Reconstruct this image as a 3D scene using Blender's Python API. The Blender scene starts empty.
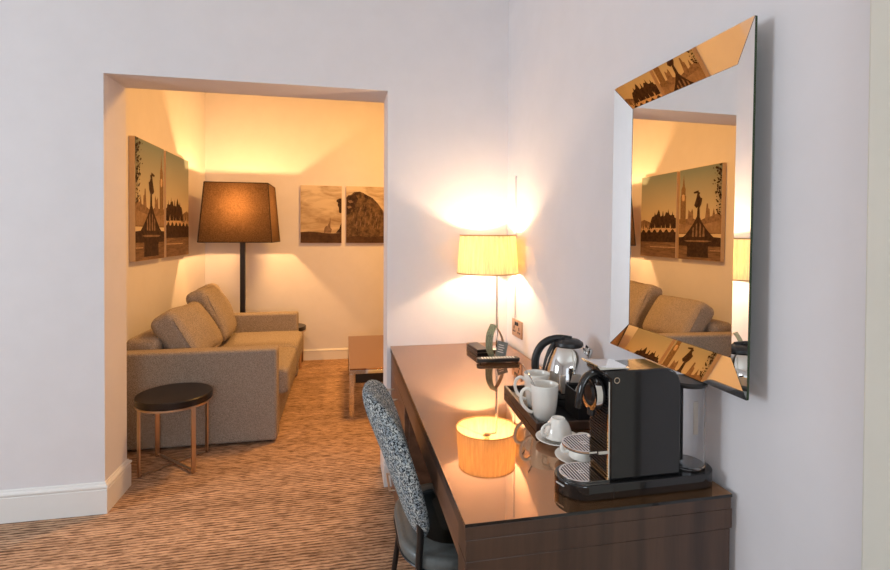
import bpy, bmesh, math, random
from mathutils import Vector, Matrix, noise
from mathutils.geometry import tessellate_polygon
PI = math.pi
random.seed(7)
scene = bpy.context.scene
col = scene.collection

# ------------------------------------------------------------------ helpers
def newbm(): return bmesh.new()

def add_box(bm, x0, x1, y0, y1, z0, z1, mi=0):
    vs = [bm.verts.new(p) for p in ((x0,y0,z0),(x1,y0,z0),(x1,y1,z0),(x0,y1,z0),(x0,y0,z1),(x1,y0,z1),(x1,y1,z1),(x0,y1,z1))]
    fs = []
    for f in ((3,2,1,0),(4,5,6,7),(0,1,5,4),(1,2,6,5),(2,3,7,6),(3,0,4,7)):
        fc = bm.faces.new([vs[i] for i in f]); fc.material_index = mi; fs.append(fc)
    return vs

def add_lathe(bm, prof, n=48, c=(0,0,0), axis='z', mi=0, close=False):
    rings = []
    for r, z in prof:
        if r < 1e-6:
            p = (0,0,z); rings.append([p])
        else:
            rings.append([(r*math.cos(2*PI*i/n), r*math.sin(2*PI*i/n), z) for i in range(n)])
    def tr(p):
        if axis == 'x': p = (p[2], p[0], p[1])
        if axis == 'y': p = (p[1], p[2], p[0])
        return (p[0]+c[0], p[1]+c[1], p[2]+c[2])
    vr = [[bm.verts.new(tr(p)) for p in r] for r in rings]
    for a, b in zip(vr[:-1], vr[1:]):
        if len(a) == 1 and len(b) == 1: continue
        if len(a) == 1:
            for i in range(n): bm.faces.new((a[0], b[i], b[(i+1)%n])).material_index = mi
        elif len(b) == 1:
            for i in range(n): bm.faces.new((a[i], b[0], a[(i+1)%n])).material_index = mi
        else:
            for i in range(n): bm.faces.new((a[i], b[i], b[(i+1)%n], a[(i+1)%n])).material_index = mi
    if close:
        a, b = vr[-1], vr[0]
        for i in range(n): bm.faces.new((a[i], b[i], b[(i+1)%n], a[(i+1)%n])).material_index = mi

def smooth_path(pts, k=6):
    P = [Vector(p) for p in pts]; out = []
    for i in range(len(P)-1):
        p0 = P[max(i-1,0)]; p1 = P[i]; p2 = P[i+1]; p3 = P[min(i+2,len(P)-1)]
        for j in range(k):
            t = j/k
            out.append(0.5*((2*p1)+(p2-p0)*t+(2*p0-5*p1+4*p2-p3)*t*t+(3*p1-p0-3*p2+p3)*t*t*t))
    out.append(P[-1]); return out

def add_tube(bm, pts, r, n=12, ry=None, mi=0, cap=True, up=(0,0,1)):
    P = [Vector(p) for p in pts]; m = len(P)
    rr = r if isinstance(r, (list,tuple)) else [r]*m
    t0 = (P[1]-P[0]).normalized()
    u = Vector(up)
    if abs(t0.dot(u)) > .95: u = Vector((0,1,0))
    s = t0.cross(u).normalized(); rings = []
    for i in range(m):
        t = (P[min(i+1,m-1)]-P[max(i-1,0)]).normalized()
        s = (s - t*s.dot(t)).normalized(); w = s.cross(t).normalized()
        a = rr[i]; b = a if ry is None else ry*a/rr[0]
        rings.append([bm.verts.new(P[i]+s*(a*math.cos(2*PI*k/n))+w*(b*math.sin(2*PI*k/n))) for k in range(n)])
    for A, B in zip(rings[:-1], rings[1:]):
        for k in range(n): bm.faces.new((A[k], A[(k+1)%n], B[(k+1)%n], B[k])).material_index = mi
    if cap:
        bm.faces.new(list(reversed(rings[0]))).material_index = mi; bm.faces.new(rings[-1]).material_index = mi

def add_prism(bm, poly, z0, z1, axis='z', mi=0):
    """extrude a 2-D outline along an axis; poly in (x,y) for z, (x,z) for y, (y,z) for x"""
    def tr(p, h):
        if axis == 'z': return (p[0], p[1], h)
        if axis == 'y': return (p[0], h, p[1])
        return (h, p[0], p[1])
    a = [bm.verts.new(tr(p, z0)) for p in poly]; b = [bm.verts.new(tr(p, z1)) for p in poly]; n = len(poly)
    bm.faces.new(list(reversed(a))).material_index = mi; bm.faces.new(b).material_index = mi
    for i in range(n): bm.faces.new((a[i], a[(i+1)%n], b[(i+1)%n], b[i])).material_index = mi

def rrect(x0, x1, y0, y1, r, k=6):
    rs = r if isinstance(r, (list,tuple)) else [r]*4
    out = []
    for (cx, cy, a, q) in ((x1-rs[0], y0+rs[0], -PI/2, rs[0]), (x1-rs[1], y1-rs[1], 0, rs[1]), (x0+rs[2], y1-rs[2], PI/2, rs[2]), (x0+rs[3], y0+rs[3], PI, rs[3])):
        if q < 1e-5: out.append((cx, cy)); continue
        for i in range(k+1):
            t = a+PI/2*i/k; out.append((cx+q*math.cos(t), cy+q*math.sin(t)))
    return out

def obj(name, bm, mats, parent=None, loc=(0,0,0), bevel=0, seg=2, smooth=True, angle=40, sub=0, rot=None, recalc=True):
    if recalc: bmesh.ops.recalc_face_normals(bm, faces=bm.faces[:])
    me = bpy.data.meshes.new(name); bm.to_mesh(me); bm.free()
    if smooth:
        for p in me.polygons: p.use_smooth = True
        try: me.set_sharp_from_angle(angle=math.radians(angle))
        except Exception: pass
    for m in (mats if isinstance(mats, (list,tuple)) else [mats]): me.materials.append(m)
    o = bpy.data.objects.new(name, me); col.objects.link(o); o.location = loc
    if rot: o.rotation_euler = rot
    if parent: o.parent = parent
    if bevel:
        b = o.modifiers.new('bevel', 'BEVEL'); b.width = bevel; b.segments = seg; b.limit_method = 'ANGLE'; b.angle_limit = math.radians(35)
        b.harden_normals = False
    if sub:
        s = o.modifiers.new('sub', 'SUBSURF'); s.levels = sub; s.render_levels = sub
    return o

def tag(o, label, cat, group=None):
    o['label'] = label; o['category'] = cat
    if group: o['group'] = group
    return o

def thing(name, label, cat, loc=(0,0,0), rz=0, group=None):
    o = bpy.data.objects.new(name, None); col.objects.link(o); o.empty_display_size = .05
    o.location = loc; o.rotation_euler = (0,0,rz)
    return tag(o, label, cat, group)

def struct(name, bm, m, parent=None, **k):
    o = obj(name, bm, m, parent, **k)
    if parent is None: o['kind'] = 'structure'
    return o

def copy_tree(o, parent=None):
    c = o.copy(); col.objects.link(c)
    if parent: c.parent = parent
    for ch in [x for x in bpy.data.objects if x.parent == o]: copy_tree(ch, c)
    return c

# ------------------------------------------------------------------ materials
def mat(name, base=(.8,.8,.8), rough=.5, metal=0, spec=.5, **k):
    m = bpy.data.materials.new(name); m.use_nodes = True
    b = m.node_tree.nodes['Principled BSDF']
    b.inputs['Base Color'].default_value = (*base, 1); b.inputs['Roughness'].default_value = rough
    b.inputs['Metallic'].default_value = metal; b.inputs['Specular IOR Level'].default_value = spec
    for kk, v in k.items():
        b.inputs[kk.replace('_', ' ')].default_value = v
    return m

def srgb(r, g, b):
    f = lambda c: ((c/255)/12.92 if c/255 <= .04045 else ((c/255+.055)/1.055)**2.4)
    return (f(r), f(g), f(b))

def N(m, t, **k):
    n = m.node_tree.nodes.new(t)
    for a, v in k.items(): setattr(n, a, v)
    return n

def texcoord(m, scale=(1,1,1), rot=(0,0,0)):
    tc = N(m, 'ShaderNodeTexCoord'); mp = N(m, 'ShaderNodeMapping')
    mp.inputs['Scale'].default_value = scale; mp.inputs['Rotation'].default_value = rot
    m.node_tree.links.new(tc.outputs['Object'], mp.inputs['Vector']); return mp.outputs['Vector']

def noise_mix(m, vec, scale, c1, c2, lo=.35, hi=.65, detail=4, rough=.6, dist=0):
    L = m.node_tree.links
    n = N(m, 'ShaderNodeTexNoise'); n.inputs['Scale'].default_value = scale; n.inputs['Detail'].default_value = detail
    n.inputs['Roughness'].default_value = rough; n.inputs['Distortion'].default_value = dist
    L.new(vec, n.inputs['Vector'])
    r = N(m, 'ShaderNodeValToRGB'); r.color_ramp.elements[0].position = lo; r.color_ramp.elements[1].position = hi
    r.color_ramp.elements[0].color = (*c1, 1); r.color_ramp.elements[1].color = (*c2, 1)
    L.new(n.outputs['Fac'], r.inputs['Fac']); return n.outputs['Fac'], r.outputs['Color']

def bump(m, fac, strength=.3, dist=.002):
    L = m.node_tree.links; b = N(m, 'ShaderNodeBump'); b.inputs['Strength'].default_value = strength; b.inputs['Distance'].default_value = dist
    L.new(fac, b.inputs['Height']); L.new(b.outputs['Normal'], m.node_tree.nodes['Principled BSDF'].inputs['Normal'])

def setcol(m, c): m.node_tree.links.new(c, m.node_tree.nodes['Principled BSDF'].inputs['Base Color'])

def plain(name, c, rough=.5, amt=.06, scale=40, bs=.1, bd=.001, **k):
    """a colour with faint procedural variation"""
    m = mat(name, c, rough, **k); v = texcoord(m)
    f, cc = noise_mix(m, v, scale, tuple(x*(1-amt) for x in c), tuple(min(1,x*(1+amt)) for x in c)); setcol(m, cc)
    if bs: bump(m, f, bs, bd)
    return m

M = {}
M['wall'] = plain('painted wall', srgb(224,220,222), .75, .015, 6, .06, .001, spec=.25)
M['wall_pier'] = plain('painted pier', srgb(214,211,200), .75, .015, 6, .06, .001, spec=.25)
M['ceiling'] = plain('ceiling paint', srgb(238,236,232), .85, .01, 6, 0)
M['trim'] = plain('trim gloss paint', srgb(232,229,226), .35, .01, 10, 0)
# carpet: cross streaks
m = mat('striped carpet', rough=.95, spec=.1); M['carpet'] = m
L = m.node_tree.links
v = texcoord(m, (.10, 1, 1))
wv = N(m, 'ShaderNodeTexWave', wave_type='BANDS', bands_direction='Y', wave_profile='SIN'); wv.inputs['Scale'].default_value = 16; wv.inputs['Distortion'].default_value = 5.0; wv.inputs['Detail'].default_value = 3; wv.inputs['Detail Scale'].default_value = 9; wv.inputs['Detail Roughness'].default_value = .6
L.new(v, wv.inputs['Vector'])
rp = N(m, 'ShaderNodeValToRGB'); rp.color_ramp.elements[0].position = .12; rp.color_ramp.elements[1].position = .42
rp.color_ramp.elements[0].color = (*srgb(126,98,78),1); rp.color_ramp.elements[1].color = (*srgb(206,170,140),1); L.new(wv.outputs['Fac'], rp.inputs['Fac'])
v2 = texcoord(m, (14, 75, 1)); f2, c2 = noise_mix(m, v2, 1.0, (.60,.56,.54), (1.05,1.05,1.05), .40, .52, 2, .6)
v3 = texcoord(m, (1, 9, 1)); f3, c3 = noise_mix(m, v3, 1.0, (.82,.80,.78), (1.05,1.04,1.03), .4, .6, 2, .5)
mx = N(m, 'ShaderNodeMixRGB', blend_type='MULTIPLY'); mx.inputs['Fac'].default_value = .9; L.new(rp.outputs['Color'], mx.inputs['Color1']); L.new(c2, mx.inputs['Color2'])
mm = N(m, 'ShaderNodeMixRGB', blend_type='MULTIPLY'); mm.inputs['Fac'].default_value = .8; L.new(mx.outputs['Color'], mm.inputs['Color1']); L.new(c3, mm.inputs['Color2'])
setcol(m, mm.outputs['Color']); bump(m, wv.outputs['Fac'], .35, .004)
# woods
def wood(name, ca, cb, sc, rough=.35, lo=.3, hi=.7, **k):
    m = mat(name, ca, rough, **k); v = texcoord(m, sc); f, c = noise_mix(m, v, 1.0, ca, cb, lo, hi, 5, .6, .3); setcol(m, c); bump(m, f, .08, .0005); return m
M['desk_wood'] = wood('walnut veneer', srgb(50,34,28), srgb(86,62,48), (16, 16, 1.2), .38)
M['desk_front'] = wood('walnut veneer lengthwise', srgb(84,56,42), srgb(124,88,66), (14, 1.0, 22), .35)
M['desk_glass'] = mat('bronze tinted desk glass', srgb(176,130,90), .03, .85, .5, IOR=2.2)
M['coffee_top'] = wood('coffee table top', srgb(118,82,54), srgb(150,108,74), (2, 18, 2), .12, Coat_Weight=.6)
M['black_wood'] = wood('black stained wood', srgb(16,12,11), srgb(30,22,19), (3, 20, 3), .3)
M['dark_gap'] = plain('dark interior', srgb(24,18,15), .7, .05)
M['bronze'] = mat('brushed bronze metal', srgb(206,184,164), .3, 1)
M['chrome'] = mat('chrome', (.78,.77,.76), .07, 1)
M['steel'] = mat('polished steel', (.72,.70,.68), .06, 1)
M['satin'] = mat('satin steel', srgb(205,190,172), .3, 1)
M['black_metal'] = mat('black metal', (.012,.011,.011), .35, 0)
M['dark_pole'] = mat('dark brown lamp pole', srgb(24,16,12), .35, 0)
M['gloss_black'] = mat('glossy black plastic', srgb(26,25,26), .07, 0, .6)
M['satin_black'] = mat('satin black plastic', srgb(24,23,24), .38, 0)
M['ceramic'] = plain('white ceramic', srgb(244,240,232), .12, .01, 20, 0, Coat_Weight=.3)
M['paper'] = plain('white paper', srgb(232,230,224), .7, .03, 60, .1)
M['mirror'] = mat('mirror glass', (.90,.90,.89), .0, 1)
M['mirror_edge'] = mat('green glass edge', srgb(52,66,44), .1, .3)
M['mirror_back'] = mat('mirror backing board', srgb(70,58,46), .7)
M['brass_plate'] = mat('brushed socket plate', srgb(196,160,130), .32, 1)
M['sock_hole'] = mat('socket hole', (.02,.015,.012), .5)
# sofa fabric
def fabric(name, ca, cb, sc=420, rough=.9):
    m = mat(name, ca, rough, spec=.15); v = texcoord(m); f, c = noise_mix(m, v, sc, ca, cb, .35, .65, 2, .6); setcol(m, c)
    v2 = texcoord(m, (1,1,1)); f2, c2 = noise_mix(m, v2, 160, (0,0,0), (1,1,1), .3, .7, 2); bump(m, f2, .25, .002); return m
M['sofa'] = fabric('taupe woven sofa fabric', srgb(124,112,102), srgb(184,170,156), 230)
M['boucle'] = None
m = mat('blue grey boucle tweed', rough=.95, spec=.1); M['boucle'] = m
v = texcoord(m); f, c = noise_mix(m, v, 200, srgb(26,31,38), srgb(240,242,240), .44, .56, 3, .8)
f2, c2 = noise_mix(m, v, 70, srgb(156,172,186), srgb(232,234,232), .4, .6, 2, .5)
mx = N(m, 'ShaderNodeMixRGB', blend_type='MULTIPLY'); mx.inputs['Fac'].default_value = .8
m.node_tree.links.new(c, mx.inputs['Color1']); m.node_tree.links.new(c2, mx.inputs['Color2']); setcol(m, mx.outputs['Color']); bump(m, f, .9, .006)
M['leather'] = plain('blue grey leather', srgb(94,98,97), .42, .08, 90, .25, .001)
# lamp shades: woven cloth that lets light through
def shade_mat(name, c, trans, sc, weave=.15, noise_scale=60, streak=(60,60,3), c2=None):
    m = bpy.data.materials.new(name); m.use_nodes = True; nt = m.node_tree; L = nt.links
    b = nt.nodes['Principled BSDF']; b.inputs['Roughness'].default_value = .9; b.inputs['Specular IOR Level'].default_value = .1
    v = texcoord(m, streak); f, cc = noise_mix(m, v, noise_scale/60, tuple(x*(1-weave) for x in c), tuple(min(1,x*(1+weave)) for x in c), .35, .65, 4, .7)
    L.new(cc, b.inputs['Base Color'])
    t = N(m, 'ShaderNodeBsdfTranslucent')
    c2 = c2 or c
    f2, cc2 = noise_mix(m, v, noise_scale/60, tuple(x*(1-weave) for x in c2), tuple(min(1,x*(1+weave)) for x in c2), .35, .65, 4, .7)
    L.new(cc2, t.inputs['Color'])
    mx = N(m, 'ShaderNodeMixShader'); mx.inputs['Fac'].default_value = trans
    L.new(b.outputs['BSDF'], mx.inputs[1]); L.new(t.outputs['BSDF'], mx.inputs[2]); L.new(mx.outputs['Shader'], nt.nodes['Material Output'].inputs['Surface'])
    return m
M['shade_cream'] = shade_mat('cream pleated lamp shade', srgb(240,230,205), .34, 1, .18, 60, (110,110,3), srgb(236,216,160))
M['shade_brown'] = shade_mat('brown linen lamp shade', srgb(92,74,56), .5, 1, .35, 60, (110,110,110), srgb(156,134,110))
M['shade_trim'] = mat('dark shade edging', srgb(38,24,16), .6)
M['shade_rim'] = mat('shade rim tape', srgb(190,160,110), .7)
def glow(name, c, s):
    m = bpy.data.materials.new(name); m.use_nodes = True; nt = m.node_tree; nt.nodes.clear()
    e = nt.nodes.new('ShaderNodeEmission'); e.inputs['Color'].default_value = (*c,1); e.inputs['Strength'].default_value = s
    o = nt.nodes.new('ShaderNodeOutputMaterial'); nt.links.new(e.outputs[0], o.inputs['Surface']); return m
m = bpy.data.materials.new('clear lit bulb'); m.use_nodes = True; nt = m.node_tree; nt.nodes.clear()
e_ = nt.nodes.new('ShaderNodeEmission'); e_.inputs['Color'].default_value = (1,.72,.36,1); e_.inputs['Strength'].default_value = 25
t_ = nt.nodes.new('ShaderNodeBsdfTransparent'); x_ = nt.nodes.new('ShaderNodeMixShader'); x_.inputs['Fac'].default_value = .25
o_ = nt.nodes.new('ShaderNodeOutputMaterial'); nt.links.new(t_.outputs[0], x_.inputs[1]); nt.links.new(e_.outputs[0], x_.inputs[2]); nt.links.new(x_.outputs[0], o_.inputs['Surface']); M['bulb'] = m
m = mat('clear plastic', (.86,.88,.9), .03, 0, .5, IOR=1.45, Transmission_Weight=1.0); M['clear'] = m
# window glass, sheer
M['glass'] = mat('window glass', (1,1,1), 0, 0, .5, IOR=1.05, Transmission_Weight=1.0)

# ------------------------------------------------------------------ room
D, T = 2.6684, .2491; A, B, H = -1.1242, .2302, 2.1116; R = .8983
D2 = 5.512; L2 = -1.39
XL, YB, CH, C2H = -4.6, -2.6, 3.0, 3.0
X2 = 2.4
bm = newbm(); add_box(bm, XL-.1, X2+.1, YB-.1, D2+.1, -.1, 0); struct('floor', bm, M['carpet'], smooth=False)
# wall with the opening (one mesh: left, right, lintel)
bm = newbm()
add_box(bm, XL-.1, A, D, D+T, 0, CH); add_box(bm, B, X2+.1, D, D+T, 0, CH); add_box(bm, A, B, D, D+T, H, CH)
bmesh.ops.remove_doubles(bm, verts=bm.verts[:], dist=1e-5)
struct('wall_back', bm, M['wall'], smooth=False)
bm = newbm(); add_box(bm, R, R+.12, .694, D, 0, CH); struct('wall_right', bm, M['wall'], smooth=False)
bm = newbm(); add_box(bm, R-.022, R+.12, YB, .694, 0, CH); struct('wall_right_pier', bm, M['wall_pier'], smooth=False, bevel=.004)
# left wall with window, front wall with two windows
def wall_with_holes(name, axis, pos, th, a0, a1, holes, z1, m):
    bm = newbm(); hs = sorted(holes); cur = a0
    def put(u0, u1, z0, zz):
        if axis == 'x': add_box(bm, pos, pos+th, u0, u1, z0, zz)
        else: add_box(bm, u0, u1, pos, pos+th, z0, zz)
    for (u0, u1, z0, zz) in hs:
        put(cur, u0, 0, z1); put(u0, u1, 0, z0); put(u0, u1, zz, z1); cur = u1
    put(cur, a1, 0, z1); return struct(name, bm, m, smooth=False)
W1 = (.25, 1.45, .75, 2.25)
wall_with_holes('wall_left', 'x', XL-.2, .2, YB, D, [W1], CH, M['wall'])
W2 = (-2.3, -.9, .75, 2.4); W3 = (-.5, .6, .75, 2.4)
wall_with_holes('wall_front', 'y', YB-.2, .2, XL, R+.1, [W2, W3], CH, M['wall'])
bm = newbm(); add_box(bm, XL-.2, R+.12, YB-.2, D, CH, CH+.1); struct('ceiling', bm, M['ceiling'], smooth=False)
def window(name, axis, pos, w):
    u0, u1, z0, z1 = w; bm = newbm(); t = .05
    def put(a, b, c, d):
        if axis == 'x': add_box(bm, pos-.12, pos-.06, a, b, c, d)
        else: add_box(bm, a, b, pos-.12, pos-.06, c, d)
    put(u0, u0+t, z0, z1); put(u1-t, u1, z0, z1); put(u0+t, u1-t, z0, z0+t); put(u0+t, u1-t, z1-t, z1)
    mz = (z0+z1)/2; put(u0+t, u1-t, mz-.02, mz+.02)
    struct(name, bm, M['trim'], smooth=False)
window('window_1', 'x', XL, W1); window('window_2', 'y', YB, W2); window('window_3', 'y', YB, W3)
# second room shell
bm = newbm(); add_box(bm, L2-.1, L2, D+T, D2+.1, 0, C2H); struct('wall_alcove_left', bm, M['wall'], smooth=False)
bm = newbm(); add_box(bm, L2, X2+.1, D2, D2+.1, 0, C2H); struct('wall_alcove_back', bm, M['wall'], smooth=False)
bm = newbm(); add_box(bm, X2, X2+.1, D+T, D2, 0, C2H); struct('wall_alcove_right', bm, M['wall'], smooth=False)
bm = newbm(); add_box(bm, L2-.1, X2+.1, D+T, D2+.1, C2H, C2H+.1); struct('ceiling_alcove', bm, M['ceiling'], smooth=False)
# baseboards: profile (offset from wall, z) swept along straight runs
def skirt_profile(h, t):
    return [(0,0),(t,0),(t,h*.76),(t*.78,h*.78),(t*.78,h*.80),(t*1.15,h*.83),(t*1.2,h*.87),(t*1.0,h*.91),(t*.5,h*.94),(t*.38,h*.98),(0,h)]
def skirt(name, path, side, h, t=.015):
    """path: list of xy; the profile goes to the given side (+1 left of travel, -1 right)"""
    bm = newbm(); P = [Vector((x,y)) for x,y in path]; pr = skirt_profile(h, t); rings = []
    for i, p in enumerate(P):
        ds = []
        if i > 0: ds.append((P[i]-P[i-1]).normalized())
        if i < len(P)-1: ds.append((P[i+1]-P[i]).normalized())
        ns = [Vector((-d.y, d.x))*side for d in ds]
        n = ns[0] if len(ns) == 1 else (ns[0]+ns[1])/(1+ns[0].dot(ns[1]))
        rings.append([bm.verts.new((p.x+n.x*o, p.y+n.y*o, z)) for o, z in pr])
    k = len(pr)
    for a, b in zip(rings[:-1], rings[1:]):
        for i in range(k-1): bm.faces.new((a[i], b[i], b[i+1], a[i+1]))
    bm.faces.new(rings[0]); bm.faces.new(rings[-1])
    return struct(name, bm, M['trim'], smooth=True, angle=25)
skirt('baseboard_left', [(XL, D), (A, D), (A, D+T), (L2, D+T)], -1, .15)
skirt('baseboard_right', [(X2, D+T), (B, D+T), (B, D), (R, D)], -1, .15)
skirt('baseboard_alcove', [(L2, D+T), (L2, D2), (X2, D2)], -1, .115)
# cable trunking on the right wall
bm = newbm(); add_box(bm, R-.010, R, 2.512, 2.532, .905, 1.66); struct('trim_1', bm, M['wall'], bevel=.002)

# ------------------------------------------------------------------ camera
f, yaw, pitch, roll, cyp, h = 498.8657, .2009, .0130, .0049, 241.494, 1.3464
cam = bpy.data.cameras.new('camera'); co = bpy.data.objects.new('camera', cam); col.objects.link(co); scene.camera = co
ex = Vector((math.cos(yaw), -math.sin(yaw), 0)); ey = Vector((math.sin(yaw), math.cos(yaw), 0)); ez = Vector((0,0,1))
eu = ey*math.sin(pitch)+ez*math.cos(pitch); ed = ey*math.cos(pitch)-ez*math.sin(pitch)
rt = ex*math.cos(roll)+eu*math.sin(roll); up = -ex*math.sin(roll)+eu*math.cos(roll)
co.matrix_world = Matrix(((rt.x, up.x, -ed.x, 0), (rt.y, up.y, -ed.y, 0), (rt.z, up.z, -ed.z, h), (0,0,0,1)))
cam.sensor_width = 36; cam.lens = f*36/890; cam.shift_y = -(285-cyp)/890; cam.clip_start = .05

# ------------------------------------------------------------------ lights
def area(name, loc, rot, sx, sy, power, c):
    l = bpy.data.lights.new(name, 'AREA'); l.shape = 'RECTANGLE'; l.size = sx; l.size_y = sy; l.energy = power; l.color = c
    o = bpy.data.objects.new(name, l); col.objects.link(o); o.location = loc; o.rotation_euler = rot; return o
def point(name, loc, power, c, r=.03):
    l = bpy.data.lights.new(name, 'POINT'); l.energy = power; l.color = c; l.shadow_soft_size = r
    o = bpy.data.objects.new(name, l); col.objects.link(o); o.location = loc; return o
DAY = (.80,.91,1)
area('daylight_left_window', (XL-.05, (W1[0]+W1[1])/2, (W1[2]+W1[3])/2), (0, -PI/2, 0), 1.5, 1.15, 50, DAY)
area('daylight_front_window_a', ((W2[0]+W2[1])/2, YB-.05, 1.57), (PI/2, 0, 0), 1.3, 1.6, 2, DAY)
area('daylight_front_window_b', ((W3[0]+W3[1])/2, YB-.05, 1.57), (PI/2, 0, 0), 1.0, 1.6, 22, DAY)
# lamp bulbs, and an added warm fill in the second room
WARM = (1,.60,.30)
FL = (-.95, 4.97, 1.6); TL = (.731, 2.48, 1.253)
point('floor_lamp_light', FL, 35, (1,.53,.20), .03)
point('table_lamp_light', TL, 7.8, (1,.68,.42), .022)
area('alcove_warm_fill', (.5, 4.0, C2H-.02), (0,0,0), .5, .5, 36, (1,.50,.13))  # unseen fill added below the ceiling to warm the alcove, no fitting modelled

w = bpy.data.worlds.new('world'); scene.world = w; w.use_nodes = True
w.node_tree.nodes['Background'].inputs['Color'].default_value = (.8,.88,1,1); w.node_tree.nodes['Background'].inputs['Strength'].default_value = .5
scene.view_settings.view_transform = 'Standard'; scene.view_settings.look = 'None'; scene.view_settings.gamma = 1
scene.view_settings.exposure = .84

# ------------------------------------------------------------------ desk
xl, xr, yn, zt = .2472, .884, .991, .75
DK = thing('desk', 'long dark walnut writing desk with a bronze glass top along the right wall', 'desk', (0,0,0))
bm = newbm(); add_box(bm, xl, xr, yn, D-.002, zt-.007, zt)
for fc in bm.faces:
    fc.normal_update()
    if abs(fc.normal.z) < .5: fc.material_index = 1
obj('glass_top', bm, [M['desk_glass'], M['gloss_black']], DK, smooth=False)
bm = newbm(); add_box(bm, xl+.001, xr-.001, yn+.002, D-.002, .715, zt-.0075); obj('table_top', bm, M['desk_wood'], DK, bevel=.001)
bm = newbm(); add_box(bm, xl+.003, xl+.021, yn+.072, D-.003, .638, .7145); obj('apron', bm, M['desk_front'], DK, bevel=.001)
bm = newbm()
add_box(bm, xl+.002, xr-.002, yn+.004, yn+.07, 0, .668); add_box(bm, xl+.002, xr+.002, yn+.002, yn+.07, .6695, .7145)
obj('side_panel', bm, M['desk_wood'], DK, bevel=.0012)
bm = newbm(); add_box(bm, xr-.03, xr-.012, yn+.071, D-.003, .1, .7145); obj('back_panel', bm, M['dark_gap'], DK)
bm = newbm(); add_box(bm, xl+.022, xr-.031, 2.045, D-.003, .02, .7145)
obj('drawer_cabinet', bm, M['desk_front'], DK, bevel=.001)
for k, (z0, z1, hz) in enumerate(((.46,.634,.575), (.24,.456,.37), (.03,.236,.15))):
    for (y0, y1) in ((2.05, D-.006),):
        bm = newbm(); add_box(bm, xl+.003, xl+.0215, y0, y1, z0, z1); dr = obj('drawer', bm, M['desk_front'], DK, bevel=.0015)
        if k == 0:
            spans = ((2.32, 2.48, hz),)
        else: spans = ((2.32, 2.48, hz),)
        for (a, b, zz) in spans:
            bm = newbm(); add_tube(bm, [(xl+.003,a,zz),(xl-.030,a,zz)], .005, 8); add_tube(bm, [(xl+.003,b,zz),(xl-.030,b,zz)], .005, 8)
            add_box(bm, xl-.036, xl-.027, a-.008, b+.008, zz-.005, zz+.005); obj('handle', bm, M['satin'], dr, bevel=.001)

# ------------------------------------------------------------------ wall mirror
MR = thing('wall_mirror', 'rectangular mirror with a wide angled glass border on the right wall above the desk', 'mirror', (0,0,0))
Mo, Mi = .848, .872; oy0, oy1, oz0, oz1 = .909, 1.469, .997, 1.815; iy0, iy1, iz0, iz1 = .981, 1.400, 1.070, 1.737
bm = newbm(); add_box(bm, Mi, Mi+.004, iy0, iy1, iz0, iz1); obj('mirror_pane', bm, M['mirror'], MR, smooth=False)
O = [(oy0,oz0),(oy1,oz0),(oy1,oz1),(oy0,oz1)]; I = [(iy0,iz0),(iy1,iz0),(iy1,iz1),(iy0,iz1)]
for k in range(4):
    a, b = k, (k+1) % 4
    bm = newbm()
    pts = [(Mo,*O[a]),(Mo,*O[b]),(Mi-.0008,*I[b]),(Mi-.0008,*I[a])]
    fr = [Vector(p) for p in pts]
    # tiny gap at mitres
    cen = sum(fr, Vector())/4; fr = [cen+(p-cen)*.9965 for p in fr]
    bk = [p+Vector((.006,0,0)) for p in fr]
    va = [bm.verts.new(p) for p in fr]; vb = [bm.verts.new(p) for p in bk]
    bm.faces.new(va).material_index = 0; bm.faces.new(list(reversed(vb))).material_index = 1
    for i in range(4): bm.faces.new((va[i], vb[i], vb[(i+1)%4], va[(i+1)%4])).material_index = 1
    obj('frame_strip', bm, [M['mirror'], M['mirror_edge']], MR, smooth=False)
bm = newbm(); add_box(bm, Mi+.0085, R-.001, iy0+.01, iy1-.01, iz0+.01, iz1-.01); obj('backing_board', bm, M['mirror_back'], MR)

_p = Vector((Mo, 1.19, 1.406)); _r = Matrix.Rotation(-.002, 3, 'Z') @ Matrix.Rotation(.006, 3, 'Y') @ Matrix.Rotation(.006, 3, 'X'); MR.rotation_euler = (.006, .006, -.002); MR.location = _p-_r@_p
# ------------------------------------------------------------------ sockets
SK = thing('wall_socket', 'brushed metal double power socket on the right wall beside the lamp', 'socket', (R-.008, 2.482, .858))
bm = newbm(); add_box(bm, 0, .0078, -.073, .073, -.045, .045); obj('face_plate', bm, M['brass_plate'], SK, bevel=.002)
for s in (-1, 1):
    bm = newbm()
    for (dy, dz, a, b) in ((0, .002, .004, .008), (-.012, -.018, .007, .004), (.012, -.018, .007, .004)):
        add_box(bm, -.0012, .001, s*.036+dy-a, s*.036+dy+a, dz-b, dz+b)
    obj('socket_holes', bm, M['sock_hole'], SK)
    bm = newbm(); add_box(bm, -.004, .0, s*.014-.006, s*.014+.006, .016, .034); obj('switch', bm, M['satin_black'], SK, bevel=.001)

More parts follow.
